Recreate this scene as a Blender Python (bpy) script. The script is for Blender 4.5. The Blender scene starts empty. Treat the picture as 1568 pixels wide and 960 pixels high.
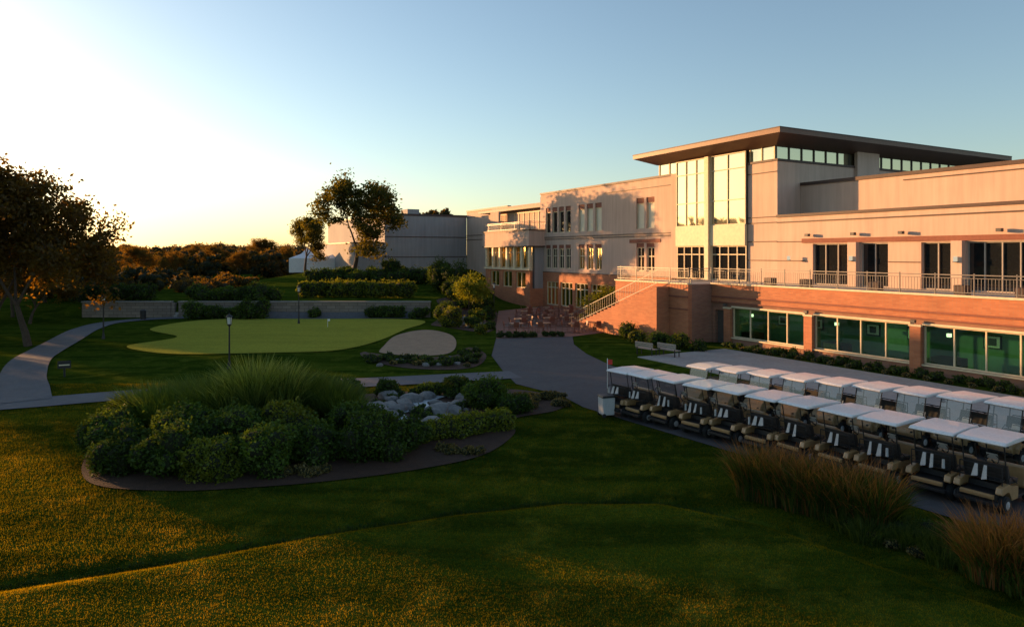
import bpy, bmesh, math, random
import numpy as np
from mathutils import Vector, Matrix, geometry
random.seed(7); rng=np.random.default_rng(7)
scene=bpy.context.scene
rad=math.radians
EL,AZ=5.5,57.0
# ------------------------------------------------------------------ helpers
def link(o,parent=None):
    scene.collection.objects.link(o)
    if parent: o.parent=parent
    return o
def empty(name,loc=(0,0,0),rz=0,s=1):
    e=bpy.data.objects.new(name,None); e.location=loc; e.rotation_euler=(0,0,rz)
    e.scale=(s,s,s) if not hasattr(s,'__len__') else s
    e.empty_display_size=.2
    return link(e)
def sst(a,b,x):
    t=np.clip((np.asarray(x,float)-a)/(b-a),0,1); return t*t*(3-2*t)
# ------------------------------------------------------------------ materials
def newmat(name):
    m=bpy.data.materials.new(name); m.use_nodes=True
    nt=m.node_tree; nt.nodes.clear()
    out=nt.nodes.new('ShaderNodeOutputMaterial')
    return m,nt,out
def N(nt,t,**k):
    n=nt.nodes.new(t)
    for a,b in k.items(): setattr(n,a,b)
    return n
def ramp(nt,fac,c1,c2,p1=.3,p2=.7):
    r=N(nt,'ShaderNodeValToRGB'); nt.links.new(fac,r.inputs[0])
    e=r.color_ramp.elements; e[0].position=p1;e[1].position=p2
    e[0].color=(*c1,1);e[1].color=(*c2,1); return r.outputs[0]
def noise(nt,vec,scale,detail=4,rough=.6):
    n=N(nt,'ShaderNodeTexNoise'); n.inputs['Scale'].default_value=scale
    n.inputs['Detail'].default_value=detail; n.inputs['Roughness'].default_value=rough
    if vec is not None: nt.links.new(vec,n.inputs['Vector'])
    return n.outputs['Fac']
def mixc(nt,f,a,b,mode='MIX'):
    m=N(nt,'ShaderNodeMix',data_type='RGBA',blend_type=mode)
    for s,v in ((m.inputs[0],f),(m.inputs[6],a),(m.inputs[7],b)):
        if isinstance(v,(int,float)): s.default_value=v
        elif isinstance(v,tuple): s.default_value=(*v,1)
        else: nt.links.new(v,s)
    return m.outputs[2]
def M(name,c1,c2=None,scale=3,rough=.7,bump=0,bscale=20,metal=0,spec=.4,coat=0):
    m,nt,out=newmat(name)
    p=N(nt,'ShaderNodeBsdfPrincipled'); nt.links.new(p.outputs[0],out.inputs[0])
    tc=N(nt,'ShaderNodeTexCoord').outputs['Object']
    c2=c2 or tuple(x*.8 for x in c1)
    n1=noise(nt,tc,scale); n2=noise(nt,tc,scale*7,3)
    col=ramp(nt,n1,c1,c2); col=mixc(nt,.25,col,ramp(nt,n2,tuple(x*.6 for x in c1),tuple(min(1,x*1.3) for x in c2)))
    nt.links.new(col,p.inputs['Base Color'])
    p.inputs['Roughness'].default_value=rough;p.inputs['Metallic'].default_value=metal
    p.inputs['Specular IOR Level'].default_value=spec; p.inputs['Coat Weight'].default_value=coat
    if bump:
        b=N(nt,'ShaderNodeBump'); b.inputs['Strength'].default_value=bump; b.inputs['Distance'].default_value=.03
        nt.links.new(noise(nt,tc,bscale,6),b.inputs['Height']); nt.links.new(b.outputs[0],p.inputs['Normal'])
    return m
def brickmat(name,c1,c2,mortar,bw,bh,scale=1):
    m,nt,out=newmat(name)
    p=N(nt,'ShaderNodeBsdfPrincipled'); nt.links.new(p.outputs[0],out.inputs[0])
    tc=N(nt,'ShaderNodeTexCoord').outputs['Object']
    s=N(nt,'ShaderNodeSeparateXYZ'); nt.links.new(tc,s.inputs[0])
    a=N(nt,'ShaderNodeMath',operation='ADD'); nt.links.new(s.outputs[0],a.inputs[0]); nt.links.new(s.outputs[1],a.inputs[1])
    c=N(nt,'ShaderNodeCombineXYZ'); nt.links.new(a.outputs[0],c.inputs[0]); nt.links.new(s.outputs[2],c.inputs[1])
    b=N(nt,'ShaderNodeTexBrick'); nt.links.new(c.outputs[0],b.inputs[0])
    b.inputs['Scale'].default_value=scale
    b.inputs['Brick Width'].default_value=bw;b.inputs['Row Height'].default_value=bh
    b.inputs['Mortar Size'].default_value=bh*.06
    b.inputs['Color1'].default_value=(*c1,1);b.inputs['Color2'].default_value=(*c2,1);b.inputs['Mortar'].default_value=(*mortar,1)
    n=noise(nt,tc,.6,5); col=mixc(nt,.5,b.outputs[0],ramp(nt,n,(.55,.55,.55),(1.1,1.05,1.0)),'MULTIPLY')
    nt.links.new(col,p.inputs['Base Color']); p.inputs['Roughness'].default_value=.85
    bu=N(nt,'ShaderNodeBump'); bu.inputs['Strength'].default_value=.5;bu.inputs['Distance'].default_value=.02
    nt.links.new(b.outputs['Fac'],bu.inputs['Height']); bu.invert=True; nt.links.new(bu.outputs[0],p.inputs['Normal'])
    return m
def stuccomat(name,c1,c2):
    """stucco with faint rain streaks and blotchy panels"""
    m,nt,out=newmat(name)
    p=N(nt,'ShaderNodeBsdfPrincipled'); nt.links.new(p.outputs[0],out.inputs[0]); p.inputs['Roughness'].default_value=.9
    tc=N(nt,'ShaderNodeTexCoord').outputs['Object']
    mp=N(nt,'ShaderNodeMapping'); mp.inputs['Scale'].default_value=(1.6,1.6,.12); nt.links.new(tc,mp.inputs[0])
    col=ramp(nt,noise(nt,tc,.22,3),c1,c2)
    col=mixc(nt,.5,col,ramp(nt,noise(nt,mp.outputs[0],1.5,5),(.74,.72,.70),(1.06,1.05,1.04),.35,.65),'MULTIPLY')
    nt.links.new(col,p.inputs['Base Color'])
    b=N(nt,'ShaderNodeBump'); b.inputs['Strength'].default_value=.2; b.inputs['Distance'].default_value=.02
    nt.links.new(noise(nt,tc,30,6),b.inputs['Height']); nt.links.new(b.outputs[0],p.inputs['Normal'])
    return m
def glassmat(name,base,tint,fac,rough=.03,wave=.02):
    m,nt,out=newmat(name)
    d=N(nt,'ShaderNodeBsdfDiffuse'); d.inputs[0].default_value=(*base,1)
    g=N(nt,'ShaderNodeBsdfGlossy'); g.inputs['Color'].default_value=(*tint,1); g.inputs['Roughness'].default_value=rough
    tc=N(nt,'ShaderNodeTexCoord').outputs['Object']
    b=N(nt,'ShaderNodeBump'); b.inputs['Strength'].default_value=wave;b.inputs['Distance'].default_value=.3
    nt.links.new(noise(nt,tc,.5,1),b.inputs['Height']); nt.links.new(b.outputs[0],g.inputs['Normal'])
    mx=N(nt,'ShaderNodeMixShader'); mx.inputs[0].default_value=fac
    nt.links.new(d.outputs[0],mx.inputs[1]);nt.links.new(g.outputs[0],mx.inputs[2]);nt.links.new(mx.outputs[0],out.inputs[0])
    return m
def seeglass(name,tint,fac=.2):
    m,nt,out=newmat(name)
    d=N(nt,'ShaderNodeBsdfTransparent'); d.inputs[0].default_value=(*tint,1)
    g=N(nt,'ShaderNodeBsdfGlossy'); g.inputs['Roughness'].default_value=.03
    mx=N(nt,'ShaderNodeMixShader'); mx.inputs[0].default_value=fac
    nt.links.new(d.outputs[0],mx.inputs[1]);nt.links.new(g.outputs[0],mx.inputs[2]);nt.links.new(mx.outputs[0],out.inputs[0])
    return m
def emis(name,c,s):
    m,nt,out=newmat(name); e=N(nt,'ShaderNodeEmission'); e.inputs[0].default_value=(*c,1);e.inputs[1].default_value=s
    nt.links.new(e.outputs[0],out.inputs[0]); return m
def leafmat(name,dark,light,trans=.35,gloss=.015):
    m,nt,out=newmat(name)
    at=N(nt,'ShaderNodeAttribute',attribute_name='tone')
    oi=N(nt,'ShaderNodeObjectInfo')
    col=ramp(nt,at.outputs['Fac'],dark,light,0,1)
    hv=N(nt,'ShaderNodeHueSaturation'); nt.links.new(col,hv.inputs['Color'])
    mr=N(nt,'ShaderNodeMapRange'); nt.links.new(oi.outputs['Random'],mr.inputs[0]); mr.inputs[3].default_value=.8; mr.inputs[4].default_value=1.25
    nt.links.new(mr.outputs[0],hv.inputs['Value'])
    d=N(nt,'ShaderNodeBsdfDiffuse'); t=N(nt,'ShaderNodeBsdfTranslucent'); g=N(nt,'ShaderNodeBsdfGlossy')
    g.inputs['Roughness'].default_value=.5
    nt.links.new(hv.outputs[0],d.inputs[0])
    tcn=mixc(nt,1.0,hv.outputs[0],(2.6,2.0,.5),'MULTIPLY'); nt.links.new(tcn,t.inputs[0])
    m1=N(nt,'ShaderNodeMixShader'); m1.inputs[0].default_value=trans
    nt.links.new(d.outputs[0],m1.inputs[1]);nt.links.new(t.outputs[0],m1.inputs[2])
    m2=N(nt,'ShaderNodeMixShader'); m2.inputs[0].default_value=gloss
    nt.links.new(m1.outputs[0],m2.inputs[1]);nt.links.new(g.outputs[0],m2.inputs[2]);nt.links.new(m2.outputs[0],out.inputs[0])
    return m
def lawnmat(name,dark,mid,light,blade=False):
    m,nt,out=newmat(name)
    geo=N(nt,'ShaderNodeNewGeometry').outputs['Position']
    mp=N(nt,'ShaderNodeMapping'); mp.inputs['Rotation'].default_value=(0,0,rad(12)); mp.inputs['Scale'].default_value=(.10,.6,.3)
    nt.links.new(geo,mp.inputs[0])
    big=noise(nt,mp.outputs[0],1.0,5,.65); fine=noise(nt,geo,9,5,.7); med=noise(nt,geo,1.1,4,.6)
    col=ramp(nt,big,dark,mid,.42,.58)
    col=mixc(nt,ramp(nt,med,(0,0,0),(1,1,1),.5,.75),col,light)
    col=mixc(nt,.6,col,ramp(nt,fine,(.40,.40,.35),(1.4,1.4,1.25),.3,.7),'MULTIPLY')
    p=N(nt,'ShaderNodeBsdfDiffuse'); nt.links.new(col,p.inputs[0])
    if blade:
        t=N(nt,'ShaderNodeBsdfTranslucent'); nt.links.new(mixc(nt,1.0,col,(5.0,2.2,.2),'MULTIPLY'),t.inputs[0])
        mx=N(nt,'ShaderNodeMixShader'); mx.inputs[0].default_value=.42
        nt.links.new(p.outputs[0],mx.inputs[1]);nt.links.new(t.outputs[0],mx.inputs[2]);nt.links.new(mx.outputs[0],out.inputs[0])
    else:
        b=N(nt,'ShaderNodeBump'); b.inputs['Strength'].default_value=.8;b.inputs['Distance'].default_value=.05
        nt.links.new(noise(nt,geo,25,6,.75),b.inputs['Height']); nt.links.new(b.outputs[0],p.inputs['Normal'])
        nt.links.new(p.outputs[0],out.inputs[0])
    return m
GD,GM,GL=(.022,.042,.005),(.048,.076,.008),(.085,.106,.014)
m_lawn=lawnmat('lawn_grass',GD,GM,GL)
m_blade=lawnmat('lawn_blades',tuple(x*1.25 for x in GD),tuple(x*1.25 for x in GM),tuple(x*1.35 for x in GL),True)
m_green=lawnmat('putting_grass',(.27,.27,.045),(.31,.31,.05),(.33,.33,.055))
m_asph=M('asphalt',(.05,.05,.057),(.08,.078,.082),.5,.85,.4,60)
m_path=M('path_asphalt',(.085,.087,.097),(.12,.12,.13),.8,.85,.4,60)
m_conc=M('concrete',(.26,.25,.24),(.34,.33,.31),.6,.8,.2,40)
m_mulch=M('mulch',(.035,.018,.011),(.07,.035,.02),3,.95,1,30)
m_sand=M('sand',(.24,.16,.10),(.33,.225,.14),1.2,.95,.6,15)
m_rock=M('rock',(.085,.082,.085),(.26,.245,.23),1.5,.85,.8,5)
m_water=M('water_foam',(.25,.3,.35),(.85,.88,.9),6,.2,.6,12)
m_patio=brickmat('patio_brick',(.20,.09,.06),(.27,.13,.09),(.14,.11,.09),.4,.2)
m_brick=brickmat('red_brick',(.44,.155,.07),(.52,.20,.09),(.34,.22,.15),.4,.10)
m_brick2=brickmat('brown_brick',(.28,.13,.085),(.34,.17,.11),(.26,.2,.16),.4,.10)
m_stucco=stuccomat('stucco',(.52,.37,.29),(.59,.43,.34))
m_stucco2=stuccomat('stucco_grey',(.30,.28,.28),(.35,.33,.32))
m_cream=M('cream_panel',(.62,.52,.34),(.68,.58,.39),.5,.6)
m_trim=M('dark_trim',(.055,.032,.026),(.08,.045,.035),1,.6)
m_red=M('brown_red_panel',(.20,.07,.045),(.25,.09,.055),1,.8)
m_roof=M('bronze_fascia',(.12,.06,.04),(.15,.08,.05),1,.5,metal=.1)
m_frame=M('window_frame',(.30,.27,.24),(.36,.33,.29),2,.5)
m_dframe=M('window_frame_dark',(.07,.06,.055),(.1,.09,.08),2,.5)
m_glass=glassmat('window_glass',(.012,.014,.016),(.9,.9,.9),.10)
m_hglass=glassmat('hall_glass',(.22,.21,.15),(1,.90,.64),.45)
m_pglass=glassmat('pavilion_glass',(.03,.025,.015),(1,.78,.38),.78,.06)  # gold tint puts the low sun's warm reflection into the glass colour
m_see=seeglass('lobby_glass',(.5,.72,.62),.12)
m_blind=M('window_blind',(.70,.64,.48),(.75,.68,.52),2,.8)
m_rail=M('railing_metal',(.15,.14,.13),(.20,.19,.18),2,.45,metal=.3)
m_white=M('white_paint',(.72,.71,.69),(.78,.77,.75),2,.35,coat=.3)
m_towel=M('grey_towel',(.42,.42,.42),(.5,.5,.5),5,.9)
m_black=M('black_plastic',(.013,.013,.014),(.022,.022,.023),4,.5)
m_tire=M('tyre_rubber',(.018,.018,.018),(.03,.03,.03),6,.85)
m_cart=M('cart_paint',(.36,.22,.10),(.42,.26,.12),1,.35,coat=.3)
m_seat=M('seat_vinyl',(.02,.018,.017),(.035,.03,.028),2,.55)
m_shield=seeglass('windshield',(.8,.83,.83),.06)
m_bark=M('bark',(.05,.035,.025),(.09,.065,.045),4,.95,1,20)
m_leaf=leafmat('tree_leaves',(.028,.036,.006),(.08,.075,.013),.45)
m_leafw=leafmat('tree_leaves_warm',(.048,.036,.008),(.12,.075,.014),.5)
m_leafd=leafmat('far_leaves',(.030,.026,.007),(.085,.058,.012),.4)
m_shrub=leafmat('shrub_leaves',(.018,.038,.005),(.064,.112,.015),.25)
m_shrubl=leafmat('shrub_leaves_light',(.055,.085,.008),(.16,.19,.02),.35)
m_shruby=leafmat('groundcover',(.08,.07,.02),(.20,.17,.07),.3)
m_core=M('dark_core',(.010,.014,.004),(.016,.020,.006),5,1)  # solid dark core added inside foliage to stop see-through
m_ograss=leafmat('ornamental_grass_blades',(.02,.045,.008),(.10,.15,.03),.35)
m_ograss2=leafmat('maiden_grass_blades',(.05,.09,.02),(.20,.25,.07),.35)
m_edge=leafmat('rough_grass_shade_blades',(.010,.024,.004),(.025,.05,.008),.2)  # long lip grass, colour darkened to draw the lip's shadow line
m_ogold=leafmat('dry_grass_blades',(.10,.055,.02),(.26,.13,.05),.4)
m_stone=brickmat('stone_blocks',(.20,.165,.14),(.27,.225,.19),(.08,.065,.055),.9,.3)
m_cap=M('cap_stone',(.20,.18,.16),(.25,.225,.20),2,.9,.3)
m_room=M('room_wall',(.16,.27,.19),(.19,.31,.22),.5,.8)
m_floor=M('room_floor',(.12,.08,.05),(.15,.1,.07),1,.5)
m_lamp=emis('lamp_glow',(1,.82,.5),5)
m_sconce=emis('sconce_glow',(1,.85,.6),.7)
m_lant=M('lantern_glass',(.6,.6,.55),(.65,.65,.6),2,.2)
m_flag=M('red_cloth',(.5,.03,.02),(.55,.04,.03),2,.8)
m_chair=M('chair_frame',(.16,.055,.035),(.22,.075,.045),2,.5)
m_wood=M('table_top',(.24,.12,.07),(.30,.16,.09),2,.4)
m_tent=M('tent_fabric',(.72,.74,.78),(.78,.8,.82),1,.6)
# ------------------------------------------------------------------ terrain
TX=np.array([-40,-20,-9.9,-7,-4.3,-1.4,1.3,3.7,5.8,7.6,9.5,14,40.])
TY=np.array([9,10.5,13.2,14.4,15.9,17.2,18,17.9,16.5,14.1,11.5,7,0.])
def H(x,y):
    x=np.asarray(x,float);y=np.asarray(y,float)
    w=sst(-47,-43.8,x)*(1-sst(-8.2,-5.5,x))
    z=1.55*(w*sst(69.4,69.62,y)+(1-w)*sst(62,84,y))
    z=z*np.maximum(1-sst(-7,-1,x),sst(112,130,y))
    z=z+2.4*sst(80,108,y)*sst(-48,-26,x)*(1-sst(-6,6,x)*(1-sst(112,130,y)))*(1-sst(150,240,y))
    c=np.interp(x,TX,TY); d=c-y
    z=z+.34*sst(0,1.3,d)-.12*np.exp(-((d+.15)/.3)**2)*(1-sst(6,8,x))
    z=z+.35*np.exp(-((x+6.5)/5)**2-((y-24.5)/4)**2)
    z=z+.05*np.sin(x*.31+1.3)*np.sin(y*.27)*(1-sst(2,5,x))
    z=z+.35*np.exp(-((x+14)/9)**2-((y-41.5)/2.2)**2)
    z=z+.32*np.exp(-((x+7)/3.6)**2-((y-56)/4.0)**2)
    return z
def h(x,y): return float(H(x,y))
def meshnp(name,V,F,mat,tone=None,parent=None,obj=True,smooth=False,k=4):
    V=np.asarray(V,np.float32).reshape(-1,3);F=np.asarray(F,np.int32).reshape(-1,k)
    me=bpy.data.meshes.new(name)
    me.vertices.add(len(V)); me.vertices.foreach_set('co',V.ravel())
    me.loops.add(F.size); me.loops.foreach_set('vertex_index',F.ravel())
    me.polygons.add(len(F)); me.polygons.foreach_set('loop_start',np.arange(0,F.size,k,dtype=np.int32))
    me.update(calc_edges=True)
    if tone is not None:
        a=me.attributes.new('tone','FLOAT','POINT'); a.data.foreach_set('value',np.asarray(tone,np.float32))
    me.polygons.foreach_set('use_smooth',np.full(len(F),bool(smooth)))
    me.materials.append(mat)
    if not obj: return me
    return link(bpy.data.objects.new(name,me),parent)
xs=np.unique(np.concatenate([np.linspace(-1500,-70,30),np.arange(-70,45,.6),np.linspace(45,1500,30)]))
ys=np.unique(np.concatenate([np.linspace(-200,-10,14),np.arange(-10,9,.5),np.arange(9,20,.2),np.arange(20,120,.5),np.linspace(120,1800,36),[69.38,69.64]]))
X,Y=np.meshgrid(xs,ys); Z=H(X,Y)
nx=len(xs);ny=len(ys); idx=np.arange(nx*ny).reshape(ny,nx)
F=np.stack([idx[:-1,:-1],idx[:-1,1:],idx[1:,1:],idx[1:,:-1]],-1).reshape(-1,4)
meshnp('ground',np.stack([X,Y,Z],-1),F,m_lawn,smooth=True)
def catmull(P,n=8,closed=True):
    P=[Vector((p[0],p[1])) for p in P]; out=[];L=len(P)
    rngi=range(L if closed else L-1)
    for i in rngi:
        if closed: a,b,c,d=P[i-1],P[i],P[(i+1)%L],P[(i+2)%L]
        else: a,b,c,d=P[max(i-1,0)],P[i],P[i+1],P[min(i+2,L-1)]
        for k in range(n):
            t=k/n
            out.append(.5*((2*b)+(c-a)*t+(2*a-5*b+4*c-d)*t*t+(3*b-a-3*c+d)*t**3))
    if not closed: out.append(P[-1])
    return out
def inside(poly,x,y):
    x=np.asarray(x);y=np.asarray(y);r=np.zeros(x.shape,bool);n=len(poly)
    for i in range(n):
        x1,y1=poly[i];x2,y2=poly[(i+1)%n]
        if y1==y2: continue
        c=((y1>y)!=(y2>y))&(x<(x2-x1)*(y-y1)/(y2-y1)+x1); r^=c
    return r
def sheet(name,poly,eps,mat,step=1.0,thick=0):
    poly=[(p[0],p[1]) for p in poly]
    px=[p[0] for p in poly];py=[p[1] for p in poly]
    gx,gy=np.meshgrid(np.arange(min(px),max(px),step)+.013,np.arange(min(py),max(py),step)+.017)
    gx=gx.ravel();gy=gy.ravel();k=inside(poly,gx,gy)
    pts=[Vector(p) for p in poly]+[Vector((a,b)) for a,b in zip(gx[k],gy[k])]
    n=len(poly)
    v,e,f,*_=geometry.delaunay_2d_cdt(pts,[],[list(range(n))],1,1e-5)
    me=bpy.data.meshes.new(name)
    vv=[(p.x,p.y,h(p.x,p.y)+eps) for p in v]
    me.from_pydata(vv,[],[list(q) for q in f]); me.update()
    bm=bmesh.new(); bm.from_mesh(me)
    if thick:
        r=bmesh.ops.extrude_face_region(bm,geom=bm.faces[:])
        for g in r['geom']:
            if isinstance(g,bmesh.types.BMVert): g.co.z-=thick
    bmesh.ops.recalc_face_normals(bm,faces=bm.faces)
    bm.to_mesh(me); bm.free()
    me.materials.append(mat)
    return link(bpy.data.objects.new(name,me))
def ribbon(name,P,w,eps,mat):
    C=catmull(P,10,False); V=[];F=[]
    for i,p in enumerate(C):
        t=(C[min(i+1,len(C)-1)]-C[max(i-1,0)]).normalized(); n=Vector((-t.y,t.x))
        for k in (-.5,-.17,.17,.5):
            q=p+n*w*k; V.append((q.x,q.y,h(q.x,q.y)+eps))
        if i: 
            for k in range(3): F.append((4*(i-1)+k,4*(i-1)+k+1,4*i+k+1,4*i+k))
    meshnp(name,V,F,mat,smooth=True)
    return C
green_poly=[(p.x,p.y) for p in catmull([(-23.8,44.7),(-19.9,43.2),(-15.1,43.3),(-11.5,45.6),(-9.6,52),(-8.2,60),(-8.8,65.5),(-14.7,67.6),(-25,67.8),(-30,65.3),(-31,58.5),(-26,53),(-27,48)])]
bunk_poly=[(p.x,p.y) for p in catmull([(-9.0,48.0),(-9.0,53.0),(-7.0,55.2),(-4.7,53),(-3.9,47.5),(-4.3,43.4),(-6.4,41.9),(-8.4,43.6)])]
asph_poly=[(-1.2,51.5),(-1.3,43.3),(-.5,37.8),(.2,33.8),(2.2,31.0),(3.0,28.6),(7.5,21.8),(10.6,17.0),(15,10),(22,-2),(60,-20),(60,-5),(24.2,9.0),(15.8,25.2),(9.6,34.6),(6.9,36.6),(5.7,39.5),(4.8,44),(4.4,48.5),(4.7,53)]
bed_poly=[(p.x,p.y) for p in catmull([(-13.6,21.8),(-11.8,19.1),(-9.3,18.4),(-6.9,18.7),(-4.9,19.3),(-2.8,20.3),(-.9,21.8),(0.1,24.3),(0,26.3),(1.8,27.9),(2.4,29.9),(.4,32.2),(-2.7,32.4),(-6.9,31.4),(-9.8,30.2),(-13.2,28.3),(-14.8,25.5)])]
bbed_poly=[(p.x,p.y) for p in catmull([(-9.6,44.4),(-9.0,41),(-6.5,38.6),(-3.5,38.0),(-1.9,39.6),(-1.7,44),(-3,47),(-3.7,42.9),(-6.6,41.2),(-8.7,42.8)])]
gbed_poly=[(p.x,p.y) for p in catmull([(-7.0,60),(-3,55.5),(-1.6,57),(-1.4,66),(-2,76),(-6,82),(-8,74),(-7.2,67)])]
sheet('putting_green',green_poly,.05,m_green)
sheet('sand_bunker',bunk_poly,.04,m_sand,.6)
sheet('asphalt_drive',asph_poly,.03,m_asph,2)
sheet('planting_bed',bed_poly,.04,m_mulch,.6)
sheet('bunker_bed',bbed_poly,.035,m_mulch,.6)
sheet('garden_bed',gbed_poly,.035,m_mulch,.8)
pA=ribbon('cart_path',[(-60,26),(-40,26.5),(-28,27.6),(-23.1,28.6),(-20.5,29.5),(-17.8,30.9),(-14.8,32.2),(-10.3,33.6),(-6.1,34.6),(-2.9,35.6),(.2,36.6)],2.3,.045,m_path)
pB=ribbon('footpath',[(-21.2,29.6),(-23.2,32.4),(-25.8,36),(-29.4,42),(-33.6,51.5),(-36.6,59),(-37.6,64.5),(-34,68.2),(-24,68.6),(-9,68.6)],2.1,.06,m_path)
# building frame
ANG=math.atan2(.4814,.8766)
def W(u,v): return (-.4814*u+.8766*v,.8766*u+.4814*v)
sheet('concrete_terrace',[W(33.6,27.4),W(33.6,34.9),W(-5,34.9),W(-5,27.4)],.05,m_conc,2,.15)
sheet('brick_patio',[W(45.2,33),W(48,43.9),W(71.5,43.9),(-1.5,76),(-1.4,60),(-1.2,51.6),(4.7,53.1)],.035,m_patio,2)
# ------------------------------------------------------------------ box builder
class Parts:
    def __init__(s,parent): s.p=parent; s.d={}
    def box(s,part,mat,x0,x1,y0,y1,z0,z1):
        V,F=s.d.setdefault((part,mat),([],[])); b=len(V)
        x0,x1=min(x0,x1),max(x0,x1);y0,y1=min(y0,y1),max(y0,y1)
        V+= [(x0,y0,z0),(x1,y0,z0),(x1,y1,z0),(x0,y1,z0),(x0,y0,z1),(x1,y0,z1),(x1,y1,z1),(x0,y1,z1)]
        F+= [(b,b+3,b+2,b+1),(b+4,b+5,b+6,b+7),(b,b+1,b+5,b+4),(b+1,b+2,b+6,b+5),(b+2,b+3,b+7,b+6),(b+3,b,b+4,b+7)]
    def hexa(s,part,mat,P):
        V,F=s.d.setdefault((part,mat),([],[])); b=len(V); V+=P
        F+= [(b,b+3,b+2,b+1),(b+4,b+5,b+6,b+7),(b,b+1,b+5,b+4),(b+1,b+2,b+6,b+5),(b+2,b+3,b+7,b+6),(b+3,b,b+4,b+7)]
    def done(s):
        for (part,mat),(V,F) in s.d.items():
            o=meshnp(part,V,F,mat,parent=s.p)
B=Parts(empty('clubhouse',(0,0,0),ANG))
def wall(part,mat,v,u0,u1,z0,z1,ops=(),t=.35):
    us=sorted({u0,u1,*[o[0] for o in ops],*[o[1] for o in ops]})
    us=[u for u in us if u0<=u<=u1]
    for a,b in zip(us,us[1:]):
        m=(a+b)/2; zs=sorted([(o[2],o[3]) for o in ops if o[0]<m<o[1]]); z=z0
        for p,q in zs:
            if p>z+.001: B.box(part,mat,v,v+t,a,b,z,p)
            z=q
        if z<z1-.001: B.box(part,mat,v,v+t,a,b,z,z1)
def window(v,u0,u1,z0,z1,nu=2,nz=1,glass=None,fr=None,w=.06,zlist=None,dep=.2):
    glass=glass or m_glass; fr=fr or m_frame
    B.box('window_panes',glass,v+dep+.02,v+dep+.05,u0,u1,z0,z1)
    f0,f1=v+dep-.06,v+dep+.015
    B.box('window_frames',fr,f0,f1,u0,u0+w,z0,z1);B.box('window_frames',fr,f0,f1,u1-w,u1,z0,z1)
    B.box('window_frames',fr,f0,f1,u0+w,u1-w,z0,z0+w);B.box('window_frames',fr,f0,f1,u0+w,u1-w,z1-w,z1)
    for i in range(1,nu):
        c=u0+(u1-u0)*i/nu; B.box('window_frames',fr,f0-.01,f1-.003,c-w/2,c+w/2,z0+w,z1-w)
    for z in (zlist or [z0+(z1-z0)*i/nz for i in range(1,nz)]):
        B.box('window_frames',fr,f0+.004,f1-.006,u0+w,u1-w,z-w/2,z+w/2)
def band(mat,v,u0,u1,z0,z1,pr=.06): B.box('string_courses',mat,v-pr,v-.001,u0,u1,z0,z1)
# --- terrace lower level
U_END=-6
wins=[(28.9,35.0),(22.2,28.3),(15.45,21.55),(8.7,14.8),(2,8.1),(-4.7,1.4)]
ops=[(a,b,.55,2.65) for a,b in wins]+[(35.6,36.6,.0,2.4)]
wall('terrace_wall',m_brick,37,U_END,36.9,2.95,4.25)
wall('terrace_base',m_brick2,37.06,U_END,36.9,-.3,2.95,ops)
B.box('terrace_wall',m_cream,36.9,37.3,U_END,36.95,4.25,4.36)
band(m_red,37,U_END,36.88,3.3,3.42); band(m_red,37,U_END,36.88,2.95,3.03,.09)
for a,b in wins:
    window(37.06,a,b,.55,2.65,4,1,m_see,m_cream,.07)
    B.box('window_sills',m_cream,36.94,37.05,a-.05,b+.05,.47,.545)
    B.box('string_courses',m_cream,36.97,37.058,a,b,2.655,2.76)
for u in (35.3,28.6,21.87,15.12,8.4,1.7):
    B.box('pilasters',m_brick,36.86,37.055,u-.3,u+.3,0,2.55); B.box('pilasters',m_cream,36.82,37.05,u-.34,u+.34,2.55,2.66)
    B.box('flood_lights',m_dframe,36.62,36.8,u-.12,u+.12,2.75,2.92)
B.box('doors',m_dframe,37.3,37.34,35.6,36.6,0,2.4)
# rooms behind
B.box('interior',m_room,40.5,40.6,U_END,35.2,0,3); B.box('interior',m_floor,37.45,40.5,U_END,35.2,.0,.1)
B.box('interior',m_stucco,37.45,40.5,U_END,35.2,2.9,3.0); B.box('interior',m_room,37.45,40.6,35.2,35.3,0,3)
for i,u in enumerate((33.4,30.6,26.6,24.0,19.8,17.2,12.5,10)):
    B.box('wall_pictures',m_black,40.42,40.49,u-.45,u+.45,1.35,2.1); B.box('wall_pictures',m_white,40.40,40.415,u-.38,u+.38,1.42,2.03)
    B.box('wall_pictures',m_asph,40.385,40.398,u-.22,u+.22,1.52,1.92)
    if i%2==0:
        B.box('pendant_lamps',m_lamp,38.6,38.78,u+1.2,u+1.38,1.95,2.14); B.box('pendant_lamps',m_black,38.68,38.70,u+1.28,u+1.30,2.14,2.9)
        B.box('furniture',m_trim,38.2,39.2,u+.6,u+2,.1,.85)
for u in (32,25.3,18.5,11.7):
    l=bpy.data.lights.new('ceiling_light','AREA'); l.energy=18; l.size=1.6; l.color=(1,.85,.6)
    o=link(bpy.data.objects.new('ceiling_light',l),B.p); o.location=(38.9,u,2.86)
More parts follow.
